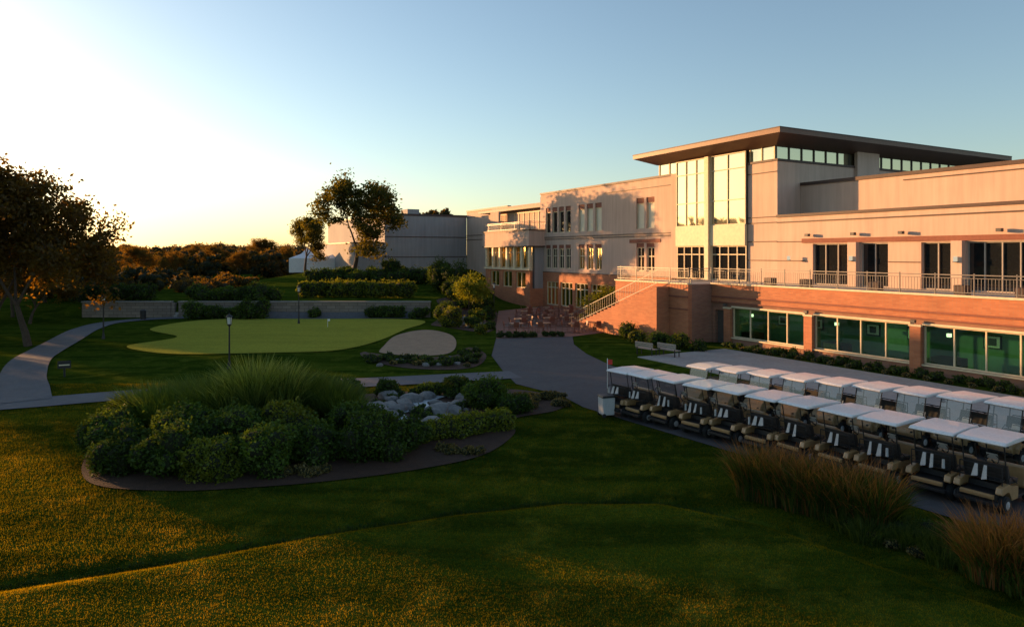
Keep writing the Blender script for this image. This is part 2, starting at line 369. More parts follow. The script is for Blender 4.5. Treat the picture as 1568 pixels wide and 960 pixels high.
# deck and stair block
B.box('terrace_deck',m_conc,37.3,44,U_END,45.4,3.9,4.2); B.box('terrace_deck',m_conc,34.95,37.3,36.95,45.4,3.9,4.2)
wall('stair_block',m_brick,34.7,36.9,45.4,-.3,4.25)
B.box('stair_block',m_brick2,35.05,37.05,36.9,37.2,-.3,4.25)
B.box('stair_block',m_cream,34.62,35.05,36.86,45.45,4.25,4.36)
B.box('stair_block',m_brick,35.05,44,45.1,45.4,-.3,4.25)
band(m_red,34.7,36.9,45.4,3.3,3.42);band(m_red,34.7,36.9,45.4,2.4,2.5)
n=24
for i in range(n):
    z=4.2*(1-(i+1)/n); u=38.9+i*.5
    if z>.1: B.box('stair_steps',m_brick,33.5,34.69,u,u+.5,-.2,max(z,.02))
def sloperail(v,u0,z0,u1,z1):
    for zz in (0,-.9):
        B.hexa('stair_railing',m_rail,[(v,u0,z0+zz-.04),(v+.05,u0,z0+zz-.04),(v+.05,u1,z1+zz-.04),(v,u1,z1+zz-.04),(v,u0,z0+zz),(v+.05,u0,z0+zz),(v+.05,u1,z1+zz),(v,u1,z1+zz)])
    k=int(abs(u1-u0)/.3)
    for i in range(k+1):
        t=i/k;u=u0+(u1-u0)*t;z=z0+(z1-z0)*t
        B.box('stair_railing',m_rail,v+.015,v+.035,u,u+.02,z-.9,z-.04)
sloperail(33.52,38.9,5.25,50.5,1.1)
def rail(part,v0,u0,v1,u1,z,hh=1.05,sp=.16,mat=None):
    mat=mat or m_rail
    L=math.hypot(v1-v0,u1-u0); al=abs(u1-u0)>abs(v1-v0)
    def seg(a,b,w,za,zb):
        va,ua=v0+(v1-v0)*a,u0+(u1-u0)*a; vb,ub=v0+(v1-v0)*b,u0+(u1-u0)*b
        if al: B.box(part,mat,va-w,va+w,ua,ub,za,zb)
        else: B.box(part,mat,va,vb,ua-w,ua+w,za,zb)
    seg(0,1,.03,z+hh-.05,z+hh); seg(0,1,.018,z+.1,z+.14); seg(0,1,.016,z+hh-.2,z+hh-.17)
    k=int(L/sp)
    for i in range(k+1):
        t=i/k*.999; e=.02/L
        if i%12==0: seg(t,t+.05/L,.03,z,z+hh+.06)
        else: seg(t,t+e,.009,z+.14,z+hh-.2)
rail('terrace_railing',37.1,U_END,37.1,36.8,4.36)
rail('terrace_railing',34.85,37,34.85,45.3,4.36)
rail('terrace_railing',35,36.98,37,36.98,4.36)
for u in (34,31,26,21,18): 
    B.box('terrace_planters',m_trim,39.5,40.1,u-.3,u+.3,4.2,4.75)
# --- right wing upper
o2=[(30.7,33.7),(27.9,29.85),(23.7,25.7),(19.2,22.96),(14.8,17.2),(10,13),(5,8),(0,3)]
wall('right_wing_wall',m_stucco,44,U_END,36.9,4.2,9.3,[(a,b,4.21,7.2) for a,b in o2])
for a,b in o2: window(44,a,b,4.21,7.2,max(2,round((b-a)/1.0)),1,m_glass,m_frame,.07)
B.box('right_wing_wall',m_red,43.9,43.995,U_END,34.6,7.28,7.6); B.box('right_wing_wall',m_trim,43.88,44.5,U_END,36.95,9.3,9.5)
band(m_trim,44,U_END,36.92,8.86,8.95);band(m_trim,44,34.65,36.92,7.35,7.42,.05);band(m_trim,44,34.2,36.92,5.9,5.96,.05)
for a,b in ((25.75,27.85),(17.25,19.1)): band(m_trim,44,a,b,5.9,5.96,.05)
for u in (30.25,23.33):
    B.box('columns',m_stucco,43.55,43.99,u-.32,u+.32,4.2,7.27)
for u in (35.4,30.25,23.33,18.2):
    B.box('wall_sconces',m_dframe,43.36,43.54,u-.12,u+.12,5.95,6.0); B.box('wall_sconces',m_sconce,43.38,43.52,u-.09,u+.09,6.0,6.3)
for u in (33.9,30.2,26.8,21,15): B.box('flood_lights',m_dframe,43.5,43.8,u-.14,u+.14,7.75,7.95)
B.box('right_wing_roof',m_stucco2,44.4,47,U_END,36.85,9.1,9.25)
B.box('upper_parapet',m_stucco,46.7,47.1,U_END,36.88,9.25,11.9);B.box('upper_parapet',m_trim,46.6,47.2,U_END,36.86,11.9,12.15)
B.box('upper_parapet',m_trim,46.64,46.695,U_END,28.5,11.55,11.62)
B.box('upper_roof',m_stucco2,47.1,80,U_END,36.85,11.5,11.7)
B.box('upper_building',m_stucco2,47.2,75,U_END+.2,36.8,0,11.45)
# --- glass hall
B.box('hall_side_wall',m_stucco,44,74,36.9,37.2,4.2,13.75); B.box('hall_side_wall',m_trim,43.93,74,36.82,37.3,13.75,13.93)
wall('hall_pier',m_stucco,44,37.2,39.85,4.2,13.75); B.box('hall_pier',m_trim,43.92,44.4,37.3,39.85,13.75,13.93)
for z in (5.9,7.4,8.9,9.35,12.9): band(m_trim,44,36.9,39.83,z,z+.07,.05)
B.box('hall_pier',m_stucco,43.85,44.3,48.1,48.9,4.2,13.9)
window(43.6,39.87,43.75,8.9,14.9,2,1,m_hglass,m_cream,.08,[11.0,13.6])
window(43.6,44.25,48.08,8.9,14.9,3,1,m_hglass,m_cream,.08,[11.0,13.6])
B.box('hall_column',m_cream,43.45,43.95,43.76,44.24,4.2,14.9)
B.box('hall_spandrel',m_cream,43.66,43.95,39.87,43.75,7.15,8.89);B.box('hall_spandrel',m_cream,43.66,43.95,44.25,48.08,7.15,8.89)
window(43.7,39.87,43.75,4.21,7.14,4,1,m_glass,m_cream,.08,[6.4]);window(43.7,44.25,48.08,4.21,7.14,4,1,m_glass,m_cream,.08,[6.4])
B.box('clerestory_glass',m_hglass,44.2,73,37.25,37.3,13.93,15.0); B.box('clerestory_glass',m_hglass,44.2,44.25,37.3,39.86,13.93,15.0);B.box('clerestory_glass',m_hglass,44.2,44.25,48.1,51.0,13.93,15.0)
B.box('clerestory_glass',m_hglass,44.25,73,50.95,51,13.93,15.0)
for i in range(20): B.box('clerestory_mullions',m_dframe,44.2+i*1.5,44.3+i*1.5,37.17,37.245,13.93,15)
for u in (37.25,38.5,39.7,48.2,49.4,50.8): B.box('clerestory_mullions',m_cream,44.12,44.195,u,u+.1,13.93,15)
B.box('hall_side_wall',m_stucco,53.5,56.5,36.6,36.89,12,15.3)
B.box('hall_body',m_stucco2,44.5,73,37.35,50.9,4,13.7)
a0,a1,b0,b1=42.0,75.0,35.0,52.2
B.box('hall_roof',m_roof,a0,a1,b0,b1,15.55,15.95)
B.hexa('hall_roof',m_roof,[(44.0,37,14.98),(73.4,37,14.98),(73.4,51.1,14.98),(44.0,51.1,14.98),(a0+.02,b0+.02,15.55),(a1-.02,b0+.02,15.55),(a1-.02,b1-.02,15.55),(a0+.02,b1-.02,15.55)])
B.box('hall_roof',m_trim,a0-.03,a1,b0-.03,b1+.03,15.9,15.98)
# --- left wing
top=[(51.4,52.6),(52.95,54.15),(60,61.2),(61.6,62.8),(63.2,64.4),(66.0,67.1),(67.45,68.55),(68.9,70.0),(70.4,71.5)]
ops=[(a,b,8.95,12.0) for a,b in top]+[(a,b,4.7,7.5) for a,b in top]
wall('left_wing_wall',m_stucco,44,48.9,72.7,4.2,13.75,ops)
low=[(50+i*3.1,52.6+i*3.1) for i in range(7)]
wall('left_wing_base',m_brick,43.9,48.9,72.7,-.3,4.2,[(a,b,.3,3.1) for a,b in low],.45)
for a,b in low: window(43.9,a,b,.3,3.1,3,1,m_pglass,m_cream,.08,[2.4])
for k,(a,b) in enumerate(top):
    gl=m_blind if k in (0,1,2,3,4) else m_glass
    window(44,a,b,8.95,11.5,1,1,gl,m_cream,.08); B.box('window_heads',m_red,44.08,44.3,a,b,11.5,12.0)
    window(44,a,b,4.7,7.1,2,1,m_pglass if 60<=a<65 else m_glass,m_cream,.08,[6.2]); B.box('window_heads',m_red,44.08,44.3,a,b,7.1,7.5)
B.box('left_wing_coping',m_trim,43.9,44.5,48.9,72.75,13.75,13.95)
for z,pr in ((12.9,.05),(8.4,.07),(8.15,.05),(4.2,.12)): band(m_trim,44,48.9,59.4 if z==12.9 else 72.7,z,z+.08,pr)
band(m_red,44,50.5,55.2,7.55,7.9,.05)
B.box('left_wing_body',m_stucco2,44.4,72,48.95,72.6,0,13.5)
B.box('left_wing_body',m_stucco2,44.0,72,72.7,72.8,0,13.5)
# --- pavilion
B.box('pavilion_base',m_brick,42.0,44,71.9,84,-.3,2.2)
wall('pavilion_base',m_brick,42,71.9,84,2.2,4.6,[(73,75.5,2.2,4.2),(76.5,79,2.2,4.2),(80,82.5,2.2,4.2)])
for a,b in ((73,75.5),(76.5,79),(80,82.5)): window(42,a,b,2.2,4.2,2,1,m_pglass,m_cream,.08)
B.box('pavilion_body',m_stucco2,42.7,60,72.0,83.9,2,9.2)
window(42.25,72,84,4.65,7.35,9,1,m_pglass,m_cream,.1,[6.6])
for i in range(7): B.box('pavilion_columns',m_cream,41.95,42.25,71.9+i*1.95,72.3+i*1.95,4.6,7.35)
B.box('pavilion_fascia',m_stucco,41.7,44,71.7,84.3,7.36,9.3); B.box('pavilion_fascia',m_trim,41.6,44,71.6,84.4,9.3,9.42); B.box('pavilion_fascia',m_trim,41.64,44,71.64,84.35,7.30,7.42)
B.box('pavilion_slab',m_cream,41.8,42.3,71.8,84.1,4.4,4.62)
rail('pavilion_railing',41.9,71.8,41.9,84.1,9.42,1.0,.3)
rail('pavilion_railing',42,71.8,44,71.8,9.42,1.0,.3)
B.box('penthouse',m_stucco,45.5,60,74,90,9.2,12.3); window(45.3,74.3,86,9.5,12.0,9,1,m_pglass,m_cream,.1)
B.box('penthouse_roof',m_trim,44.3,61,73,91,12.3,12.6); B.box('penthouse_roof',m_stucco,46,60,74.5,90,12.6,13.1)
B.box('link_wall',m_stucco,44,44.3,84,86.5,0,12.3);B.box('link_wall',m_stucco,46.6,47,86,100,0,13.1); B.box('link_wall',m_trim,46.5,47.1,86,100,13.1,13.35)
for z in (8.6,9.3,12.2): B.box('link_wall',m_trim,46.54,46.595,86,100,z,z+.08)
B.done()
# grey back building
B=Parts(empty('arena_building',(0,0,0),ANG))
B.box('walls',m_stucco2,32.9,46.55,100,135,0,12.3);B.box('coping',m_trim,32.8,46.7,99.9,135,12.3,12.6)
B.box('string_courses',m_trim,32.85,46.6,99.93,99.995,9.0,9.1);B.box('string_courses',m_trim,32.85,46.6,99.93,99.995,5.9,6.0)
B.box('annex_walls',m_stucco2,28.4,32.88,100.5,125,0,8.0);B.box('annex_coping',m_trim,28.3,32.86,100.4,125,8.0,8.2)
B.box('rooftop_units',m_stucco2,38,40,104,107,12.3,13.6)
B.done()
# retaining wall
B=Parts(empty('retaining_wall'))
for a,b in ((-43.6,-34.6),(-33.8,-8.3)):
    B.box('stone_blocks',m_stone,a,b,69.2,69.68,-.2,1.5); B.box('cap_stones',m_cap,a-.05,b+.05,69.12,69.75,1.5,1.64)
B.box('stone_blocks',m_stone,-34.55,-34.2,69.2,71,-.2,1.5)
for i in range(6): B.box('steps',m_conc,-34.2,-33.85,69.0+i*.3,70.8,.02+i*.25,.02+(i+1)*.25)
B.done()
# ------------------------------------------------------------------ foliage
def rdir(n):
    v=rng.normal(size=(n,3)); return v/np.linalg.norm(v,axis=1,keepdims=True)
def leaves(C,S,T,asp=.55,up=0):
    n=len(C); a=rdir(n); b=rdir(n); 
    b=np.cross(a,b); b/=np.linalg.norm(b,axis=1,keepdims=True)+1e-9
    S=np.asarray(S)[:,None]
    V=np.stack([C-a*S,C-b*S*asp,C+a*S,C+b*S*asp],1).reshape(-1,3)
    F=np.arange(4*n).reshape(-1,4); return V,F,np.repeat(T,4)
ico=bmesh.new(); bmesh.ops.create_icosphere(ico,subdivisions=2,radius=1)
icoV=np.array([v.co[:] for v in ico.verts]); icoF=np.array([[v.index for v in f.verts] for f in ico.faces]); ico.free()
def lumps_mesh(name,L,dens,leaf,mat,core=.8,parent=None,obj=True):
    Cs=[];Ss=[];Ts=[];CV=[];CF=[];b=0
    for (cx,cy,cz,rx,ry,rz,t) in L:
        area=4*math.pi*((rx*ry)**1.6/3+(rx*rz)**1.6/3+(ry*rz)**1.6/3)**(1/1.6)
        n=max(12,int(area*dens)); d=rdir(n); r=rng.uniform(.72,1.08,n)+rng.normal(0,.09,n)
        bump=1+.12*np.sin(d[:,0]*7+cx*3)*np.sin(d[:,1]*6+cy)+.1*np.sin(d[:,2]*9+cx)
        P=d*(r*bump)[:,None]*np.array([rx,ry,rz])+np.array([cx,cy,cz])
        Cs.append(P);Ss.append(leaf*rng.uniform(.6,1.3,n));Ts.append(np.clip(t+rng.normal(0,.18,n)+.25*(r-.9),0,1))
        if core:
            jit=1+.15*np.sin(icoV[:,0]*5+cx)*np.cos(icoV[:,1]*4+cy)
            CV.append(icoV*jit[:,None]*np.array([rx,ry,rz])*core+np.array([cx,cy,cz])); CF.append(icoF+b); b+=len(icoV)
    V,F,T=leaves(np.concatenate(Cs),np.concatenate(Ss),np.concatenate(Ts))
    o=meshnp(name,V,F,mat,T,parent,obj)
    c=None
    if core: c=meshnp(name+'_dark_core',np.concatenate(CV),np.concatenate(CF),m_core,None,o if obj else None,obj,k=3)
    return o if obj else (o,c)
def bushlumps(x,y,r,hh,z=None,n=9,t0=.4):
    z=h(x,y) if z is None else z; L=[(x,y,z+hh*.42,r*.72,r*.72,hh*.5,t0)]
    for i in range(n):
        a=random.uniform(0,6.28);q=random.uniform(.35,.78)*r; k=random.uniform(.2,.85)
        rr=r*random.uniform(.22,.45)
        L.append((x+q*math.cos(a),y+q*math.sin(a),z+hh*k*(1-.25*(q/r)),rr,rr,rr*random.uniform(.7,1.1),np.clip(t0+random.uniform(-.3,.4),0,1)))
    return L
def shrub(name,x,y,r,hh,mat=None,leaf=.06,dens=260,n=9,t0=.4):
    return lumps_mesh(name,bushlumps(x,y,r,hh,None,n,t0),dens,leaf,mat or m_shrub)
def mass(name,items,mat=None,leaf=.07,dens=160,n=7):
    L=[]
    for (x,y,r,hh) in items: L+=bushlumps(x,y,r,hh,None,n,random.uniform(.25,.55))
    return lumps_mesh(name,L,dens,leaf,mat or m_shrub)
def blades(name,items,mat,w=.012):
    Vs=[];Fs=[];Ts=[];b=0
    for (x,y,r,hh,n) in items:
        a=rng.uniform(0,6.28,n);q=np.sqrt(rng.uniform(0,1,n))*r
        bx=x+q*np.cos(a);by=y+q*np.sin(a);bz=H(bx,by)
        L=hh*rng.uniform(.6,1.1,n); lean=(q/r*.55+rng.uniform(0,.35,n))*hh*.6; la=a+rng.normal(0,.6,n)
        dx=np.cos(la)*lean;dy=np.sin(la)*lean; pa=rng.uniform(0,6.28,n); wx=np.cos(pa)*w;wy=np.sin(pa)*w
        t=np.clip(rng.normal(.45,.25,n),0,1)
        rows=[]
        for s,ww in ((0,1),(.4,.9),(.75,.6),(1,.08)):
            cx=bx+dx*s**2;cy=by+dy*s**2;cz=bz+L*(s-.22*s**3*(lean/hh)*2)
            rows.append(np.stack([cx-wx*ww,cy-wy*ww,cz],1));rows.append(np.stack([cx+wx*ww,cy+wy*ww,cz],1))
        V=np.stack(rows,1); i0=b+np.arange(n)*8
        for k in range(3): Fs.append(np.stack([i0+2*k,i0+2*k+1,i0+2*k+3,i0+2*k+2],1))
        Vs.append(V.reshape(-1,3));Ts.append(np.repeat(t,8)); b+=8*n
    return meshnp(name,np.concatenate(Vs),np.concatenate(Fs),mat,np.concatenate(Ts))
def tube(segs,sides=7):
    V=[];F=[]
    for p0,p1,r0,r1 in segs:
        d=(p1-p0).normalized(); a=d.orthogonal().normalized(); c=d.cross(a); b=len(V)
        for p,r in ((p0,r0),(p1,r1)):
            for k in range(sides):
                t=6.2832*k/sides; V.append(tuple(p+a*math.cos(t)*r+c*math.sin(t)*r))
        for k in range(sides): F.append((b+k,b+(k+1)%sides,b+sides+(k+1)%sides,b+sides+k))
    return V,F
def tree_mesh(name,seed,height,cr,trunk,r0,nl,leaf,mat,maxd=4,low=0,clr=.9):
    R=random.Random(seed); segs=[];cl=[]
    def grow(p,d,L,r,depth):
        q=p.copy(); dd=d.copy()
        for s in range(3):
            dd=(dd+Vector((R.gauss(0,.13),R.gauss(0,.13),R.gauss(0.04,.08)))).normalized()
            q2=q+dd*L/3; rr=r*(1-.16); segs.append((q,q2,r,rr)); r=rr; q=q2
            if depth>=2 and s>0: cl.append(q+Vector((R.gauss(0,.2),R.gauss(0,.2),R.gauss(0,.2))))
        if depth<maxd:
            n=R.choice((3,4)) if depth<2 else R.choice((2,3,3))
            a0=R.uniform(0,6.28)
            for i in range(n):
                az=a0+i*6.283/n+R.gauss(0,.3); sp=R.uniform(.45,.95) if depth>0 else R.uniform(.35,.85)
                o=dd.orthogonal().normalized(); o=Matrix.Rotation(az,3,dd)@o
                nd=(dd*math.cos(sp)+o*math.sin(sp)).normalized(); nd.z+=.05-low*(depth>0)
                grow(q,nd.normalized(),L*R.uniform(.62,.85),r*R.uniform(.6,.78),depth+1)
    grow(Vector((0,0,0)),Vector((0,0,1)),trunk,r0,0)
    mz=max(c.z for c in cl); mr=sorted(math.hypot(c.x,c.y) for c in cl)[int(len(cl)*.93)]
    sxy=cr/mr; sz=(height-trunk)/(mz-trunk)
    def fix(p):
        t=min(1,max(0,(p.z)/trunk)); k=1+(sxy-1)*min(1,t)
        return Vector((p.x*k,p.y*k,p.z if p.z<trunk else trunk+(p.z-trunk)*sz))
    segs=[(fix(a),fix(b),c,d) for a,b,c,d in segs]; cl=[fix(c) for c in cl]
    V,F=tube(segs); me1=meshnp(name+'_wood',V,F,m_bark,None,obj=False,smooth=True)
    g=np.random.default_rng(seed); Cs=[];Ts=[]
    per=max(6,nl//len(cl))
    for c in cl:
        k=int(per*g.uniform(.4,1.6)); s=clr*g.uniform(.6,1.2)
        P=g.normal(size=(k,3))*np.array([s*.5,s*.5,s*.34])+np.array(c); Cs.append(P)
        Ts.append(np.clip(g.uniform(.1,.9)+g.normal(0,.12,k),0,1))
    C=np.concatenate(Cs); V,F,T=leaves(C,leaf*g.uniform(.6,1.3,len(C)),np.concatenate(Ts))
    me2=meshnp(name+'_leaves',V,F,mat,T,obj=False)
    return me1,me2
def place_tree(name,meshes,x,y,rz=0,s=1,sz=None,z=None):
    e=empty(name,(x,y,h(x,y) if z is None else z),rz,(s,s,sz or s))
    a=link(bpy.data.objects.new('trunk_and_limbs',meshes[0]),e); b=link(bpy.data.objects.new('leaves',meshes[1]),e)
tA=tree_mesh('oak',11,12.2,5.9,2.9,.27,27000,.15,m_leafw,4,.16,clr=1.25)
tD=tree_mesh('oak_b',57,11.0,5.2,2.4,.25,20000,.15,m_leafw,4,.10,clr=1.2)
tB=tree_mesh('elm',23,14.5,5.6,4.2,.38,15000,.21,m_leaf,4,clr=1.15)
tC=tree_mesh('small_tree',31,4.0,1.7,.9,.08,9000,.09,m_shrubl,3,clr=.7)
place_tree('oak_tree',tA,-33.9,47.8,.6)
place_tree('oak_tree',tD,-38.5,50.5,1.2,1)
place_tree('oak_tree',tA,-60,60,4.1,.9)
for x,y,s,r in ((-44.5,63,.62,.4),(-49,67,.7,2.0),(-46,74,.66,4.1),(-52,76,.75,5.2)):
    place_tree('maple_tree',tD,x,y,r,s)
place_tree('elm_tree',tB,-22.3,95,.4,1)
place_tree('elm_tree',tB,-31.5,104,2.4,.62)
R2=random.Random(5)
for q,y,s in ((-.72,128,.42),(-.66,150,.5),(-.60,135,.36),(-.545,118,.42),(-.50,140,.42),(-.46,165,.55),(-.43,150,.45),(-.40,132,.36),(-.56,170,.5),(-.78,120,.45),(-.36,175,.6),(-.33,160,.5)):
    place_tree('maple_tree',R2.choice((tA,tD)),q*y,y,R2.uniform(0,6),s*1.25,s*1.15)
place_tree('small_tree',tC,-4.4,66.5,0,1.05)
place_tree('small_tree',tC,7.9,58,1,.85)
place_tree('small_tree',tC,9.6,60.5,2,.8)
# distant trees (one mass)
L=[]
sa,ca=math.sin(rad(AZ)),math.cos(rad(AZ))
def dtree(x,y,ht,r,n=9,f=(.28,.52)):
    z0=h(x,y)
    for i in range(n):
        a=random.uniform(0,6.28);q=random.uniform(0,.7)*r;k=random.uniform(.2,.95)
        rr=r*random.uniform(*f)*(1.15-.5*k)
        L.append((x+q*math.cos(a),y+q*math.sin(a),z0+ht*k-rr*.4,rr,rr,rr*.85,random.uniform(.1,.8)))
for i in range(130):
    y=random.uniform(130,300); q=random.uniform(-.83,-.27)
    x=q*y; topz=6.5+random.uniform(.001,.015)*y*(1 if y>170 else .45)
    dtree(x,y,max(4,topz-h(x,y)),random.uniform(3.5,6.5)*(y/170),13)
for i in range(22):
    y=random.uniform(84,112); x=random.uniform(-.80,-.45)*y
    dtree(x,y,random.uniform(1.6,3.2),random.uniform(1.6,2.8))
for i in range(4): dtree(-20.5+i*2.0,150,12.6+random.uniform(-.4,.8),2.6,30,(.3,.5))
lumps_mesh('distant_trees',L,2.6,.36,m_leafd,.76)
L=[]
for row,off in ((0,0),(1,6)):  # tree row outside the view, gaps and heights shaped to shade the lawn
    for i in range(36):
        t=i/35; x=-172+82*t-off*.74+random.uniform(-1.5,1.5); y=20+108*t+off*.67+random.uniform(-1.5,1.5)
        p=x*ca+y*sa
        if 4.6<p<9.6 or p>50: continue
        ht=random.uniform(13.5,17); r_=4.4
        if 3<p<12: r_=2.4
        if 22<p<29: ht=random.uniform(7,9.5)
        if p>44: ht=9
        dtree(x,y,ht,r_,14)
lumps_mesh('offscreen_shade_trees',L,1.2,.6,m_leafw,.85)
# hedges and shrubs, upper garden
mass('hedge',[(-23+i*.95,76+random.uniform(-.5,.5),1.1,2.1) for i in range(13)],m_shrubl,.10,70)
mass('hedge',[(-45+i*.9,71.2+random.uniform(-.3,.4),1.0,1.9) for i in range(9)],m_shrub,.10,70)
mass('hedge',[(-33+i*1.0,random.uniform(70.4,72),1.2,random.uniform(1.3,2.2)) for i in range(9)],m_shrub,.10,70)
mass('hedge',[(-31.5+i*1.1,random.uniform(66.8,68.2),1.1,random.uniform(1.2,2.4)) for i in range(7)]+[(-14+i*.9,68.5,.9,1.3) for i in range(4)]+[(-20,68.6,.7,1.1),(-9.3,68.3,1,1.2)],m_shrub,.10,80)
mass('hedge',[(-26+i*1.4,92+random.uniform(-2,2),1.7,2.2) for i in range(12)],m_shrub,.12,45)
mass('shrub_border',[(random.uniform(-70,-34),random.uniform(76,92),1.6,random.uniform(1.2,2.2)) for i in range(26)],m_leafw,.12,45)
for (x,y,r,hh) in ((-8.9,84,1.9,4.6),(-6.3,82,1.7,4.2),(-16.3,92,1.3,3.8),(-4.9,74,2.0,3.0),(-2.9,70,1.3,2.2),(-6.4,78,1.6,2.6)):
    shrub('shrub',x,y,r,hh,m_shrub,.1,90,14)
for (x,y,r,hh) in ((-5.2,58.5,1.15,1.9),(-6.0,62.5,1.2,2.2),(-3.4,59,.8,1.2),(-2.4,54.3,.6,.9),(-3.2,63.5,1,1.5),(-1.9,57.8,.55,.8),(-2.2,66,.9,1.6),(10.2,47.5,.95,1.2),(11.4,46.6,.9,1.1),(9.2,49.3,.8,1.0),(8.8,52,.9,1.4),(12.4,45.4,.7,.8)):
    shrub('shrub',x,y,r,hh,random.choice((m_shrub,m_shrub,m_shrubl)),.08,130)
mass('low_planting',[(-.9+i*.62,52.2+.1*i,.38,.5) for i in range(5)]+[(2.6+i*.6,53.2,.35,.45) for i in range(3)],m_shrub,.06,200)
mass('foundation_planting',[(W(u,random.uniform(35.5,36.5))[0],W(u,36)[1],random.uniform(.3,.5),random.uniform(.3,.6)) for u in np.arange(4,35,.62)],m_shrub,.06,160,5)
mass('foundation_flowers',[(W(u,35.4)[0],W(u,35.4)[1],.25,.28) for u in np.arange(5,33,1.1)],m_shruby,.05,200,4)
mass('bunker_planting',[(random.uniform(-8.6,-2.2),random.uniform(38.9,41.0),random.uniform(.2,.45),random.uniform(.2,.5)) for i in range(34)]+[(random.uniform(-3.2,-2.0),random.uniform(41,45),.35,.5) for i in range(6)],m_shrub,.06,150,5)
mass('bunker_flowers',[(random.uniform(-8.0,-2.4),random.uniform(39.0,41.0),.28,.3) for i in range(12)],m_shruby,.05,200,4)
# foreground bed
for (x,y,r,hh,m,t) in ((-12.7,21.6,1.1,1.35,0,.3),(-11.4,20.3,1.0,1.2,0,.45),(-9.9,19.9,1.1,1.3,0,.3),(-8.5,19.7,1.0,1.15,1,.3),(-7.2,20.1,1.05,1.4,0,.65),(-6.0,20.9,.9,1.3,0,.4),
    (-4.4,21.3,1.1,1.45,0,.25),(-3.5,22.1,.8,1.0,0,.4),(-10.6,21.8,1.2,1.6,0,.35),(-8.9,21.8,1.2,1.6,0,.5),(-7.4,22.4,1.1,1.4,1,.4),(-13.4,23.4,1,1.5,0,.2),(-5.2,23,1.0,1.3,0,.3),
    (-1.0,28.5,1.05,1.35,0,.5),(.1,27.4,.7,.7,0,.3),(-2.4,30.6,.8,1.0,0,.4),(-7.2,28.6,1.1,1.2,0,.3),(-8.2,30,1,1.2,0,.3),(-3.8,31,.6,.7,2,.4),(-5.6,30.8,.6,.8,0,.4)):
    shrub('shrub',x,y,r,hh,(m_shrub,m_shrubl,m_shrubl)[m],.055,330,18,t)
mass('low_hedge',[(-3.0+i*.45,22.9+i*.33,.55,.75) for i in range(7)]+[(-2.2+i*.45,23.9+i*.25,.5,.8) for i in range(5)],m_shrubl,.05,330,7)
mass('groundcover',[(-6.2+random.uniform(-.5,.9),19.6+random.uniform(-.1,.4),.3,.25) for i in range(7)]+[(-1.7+random.uniform(-.6,.6),22.0+random.uniform(-.3,.3),.3,.22) for i in range(6)]+[(random.uniform(.3,2.1),random.uniform(28.3,30.4),.4,.35) for i in range(14)],m_shruby,.045,350,5)
blades('maiden_grass',[(-9.2,24.4,.55,2.75,900),(-8.3,24.6,.5,2.45,650),(-9.9,24.0,.45,2.2,450)],m_ograss2,.018)
blades('ornamental_grass',[(-9.2,24.8,.9,2.4,1800),(-8.0,25.1,.7,2.1,1300),(-10.6,24.3,.8,2.0,1800)],m_ograss,.016)
blades('ornamental_grass',[(-12.2,24.2,1.1,1.9,2400),(-13.2,25.2,1.0,1.8,2000),(-11.5,25.8,1.1,2.0,2200),(-10,26.8,1.2,1.9,2000)],m_ograss,.014)
blades('ornamental_grass',[(-6.8,25.2,.8,1.7,1500),(-6.1,24.6,.6,1.4,900),(-7.6,26.4,.9,1.7,1500)],m_ograss,.014)
blades('reed_grass',[(6.5+i*.42,18.3-i*.42,.5,1.35,1200) for i in range(6)],m_ograss,.010)
blades('reed_grass_plumes',[(6.5+i*.42,18.3-i*.42,.5,1.65,320) for i in range(6)],m_ogold,.013)
blades('reed_grass',[(9.6+i*.4,13.6-i*.35,.5,1.15,1100) for i in range(5)],m_ograss,.010)
blades('reed_grass_plumes',[(9.6+i*.4,13.6-i*.35,.5,1.5,650) for i in range(5)],m_ogold,.013)
mass('weedy_bank',[(8.4+t*2.2+random.uniform(-.6,.6),17.0-t*3.6+random.uniform(-.6,.6),random.uniform(.2,.4),random.uniform(.15,.5)) for t in np.linspace(0,1,34)],m_shrub,.04,300,5)
mass('weedy_flowers',[(8.1+t*2.0+random.uniform(-.3,.3),16.0-t*3.3+random.uniform(-.3,.3),.2,.2) for t in np.linspace(0,1,16)],m_shruby,.035,300,4)
blades('weedy_grass',[(8.0+t*2.4+random.uniform(-.5,.5),16.6-t*3.6+random.uniform(-.5,.5),.35,.5,220) for t in np.linspace(0,1,30)],m_ograss,.009)
cx=np.arange(-12,5.8,.22); blades('rough_shade_fringe',[(float(a),float(np.interp(a,TX,TY))+.12+.06*math.sin(a*3),.15,.11,50) for a in cx],m_edge,.008)  # dark blades paint the shadow line along the tee lip
# rocks
def rocks(name,items):
    V=[];F=[];b=0
    for (x,y,s) in items:
        g=rng.normal(0,.10,len(icoV)); rz=random.uniform(0,6.28); c,sn=math.cos(rz),math.sin(rz)
        P=icoV*(1+g)[:,None]; P=np.clip(P,-.88,.88)*np.array([1.2,.9,.72])*s
        P=np.stack([P[:,0]*c-P[:,1]*sn,P[:,0]*sn+P[:,1]*c,P[:,2]],1)+np.array([x,y,h(x,y)+s*.25]); V.append(P);F.append(icoF+b);b+=len(icoV)
    return meshnp(name,np.concatenate(V),np.concatenate(F),m_rock,k=3)
SC=[(-3.2,30.6),(-3.9,29.2),(-3.7,27.8),(-4.5,26.6),(-4.0,25.2),(-3.6,24.4)]
it=[]
for t in np.random.RandomState(3).uniform(0,1,100):
    i=min(4,int(t*5)); f=t*5-i; cx_=SC[i][0]+(SC[i+1][0]-SC[i][0])*f; cy_=SC[i][1]+(SC[i+1][1]-SC[i][1])*f
    it.append((cx_+random.choice((-1,1))*random.uniform(.35,2.0),cy_+random.gauss(0,.3),random.choice((.1,.15,.2,.28,.42,.5))*random.uniform(.8,1.1)))
rocks('rock_stream',it)
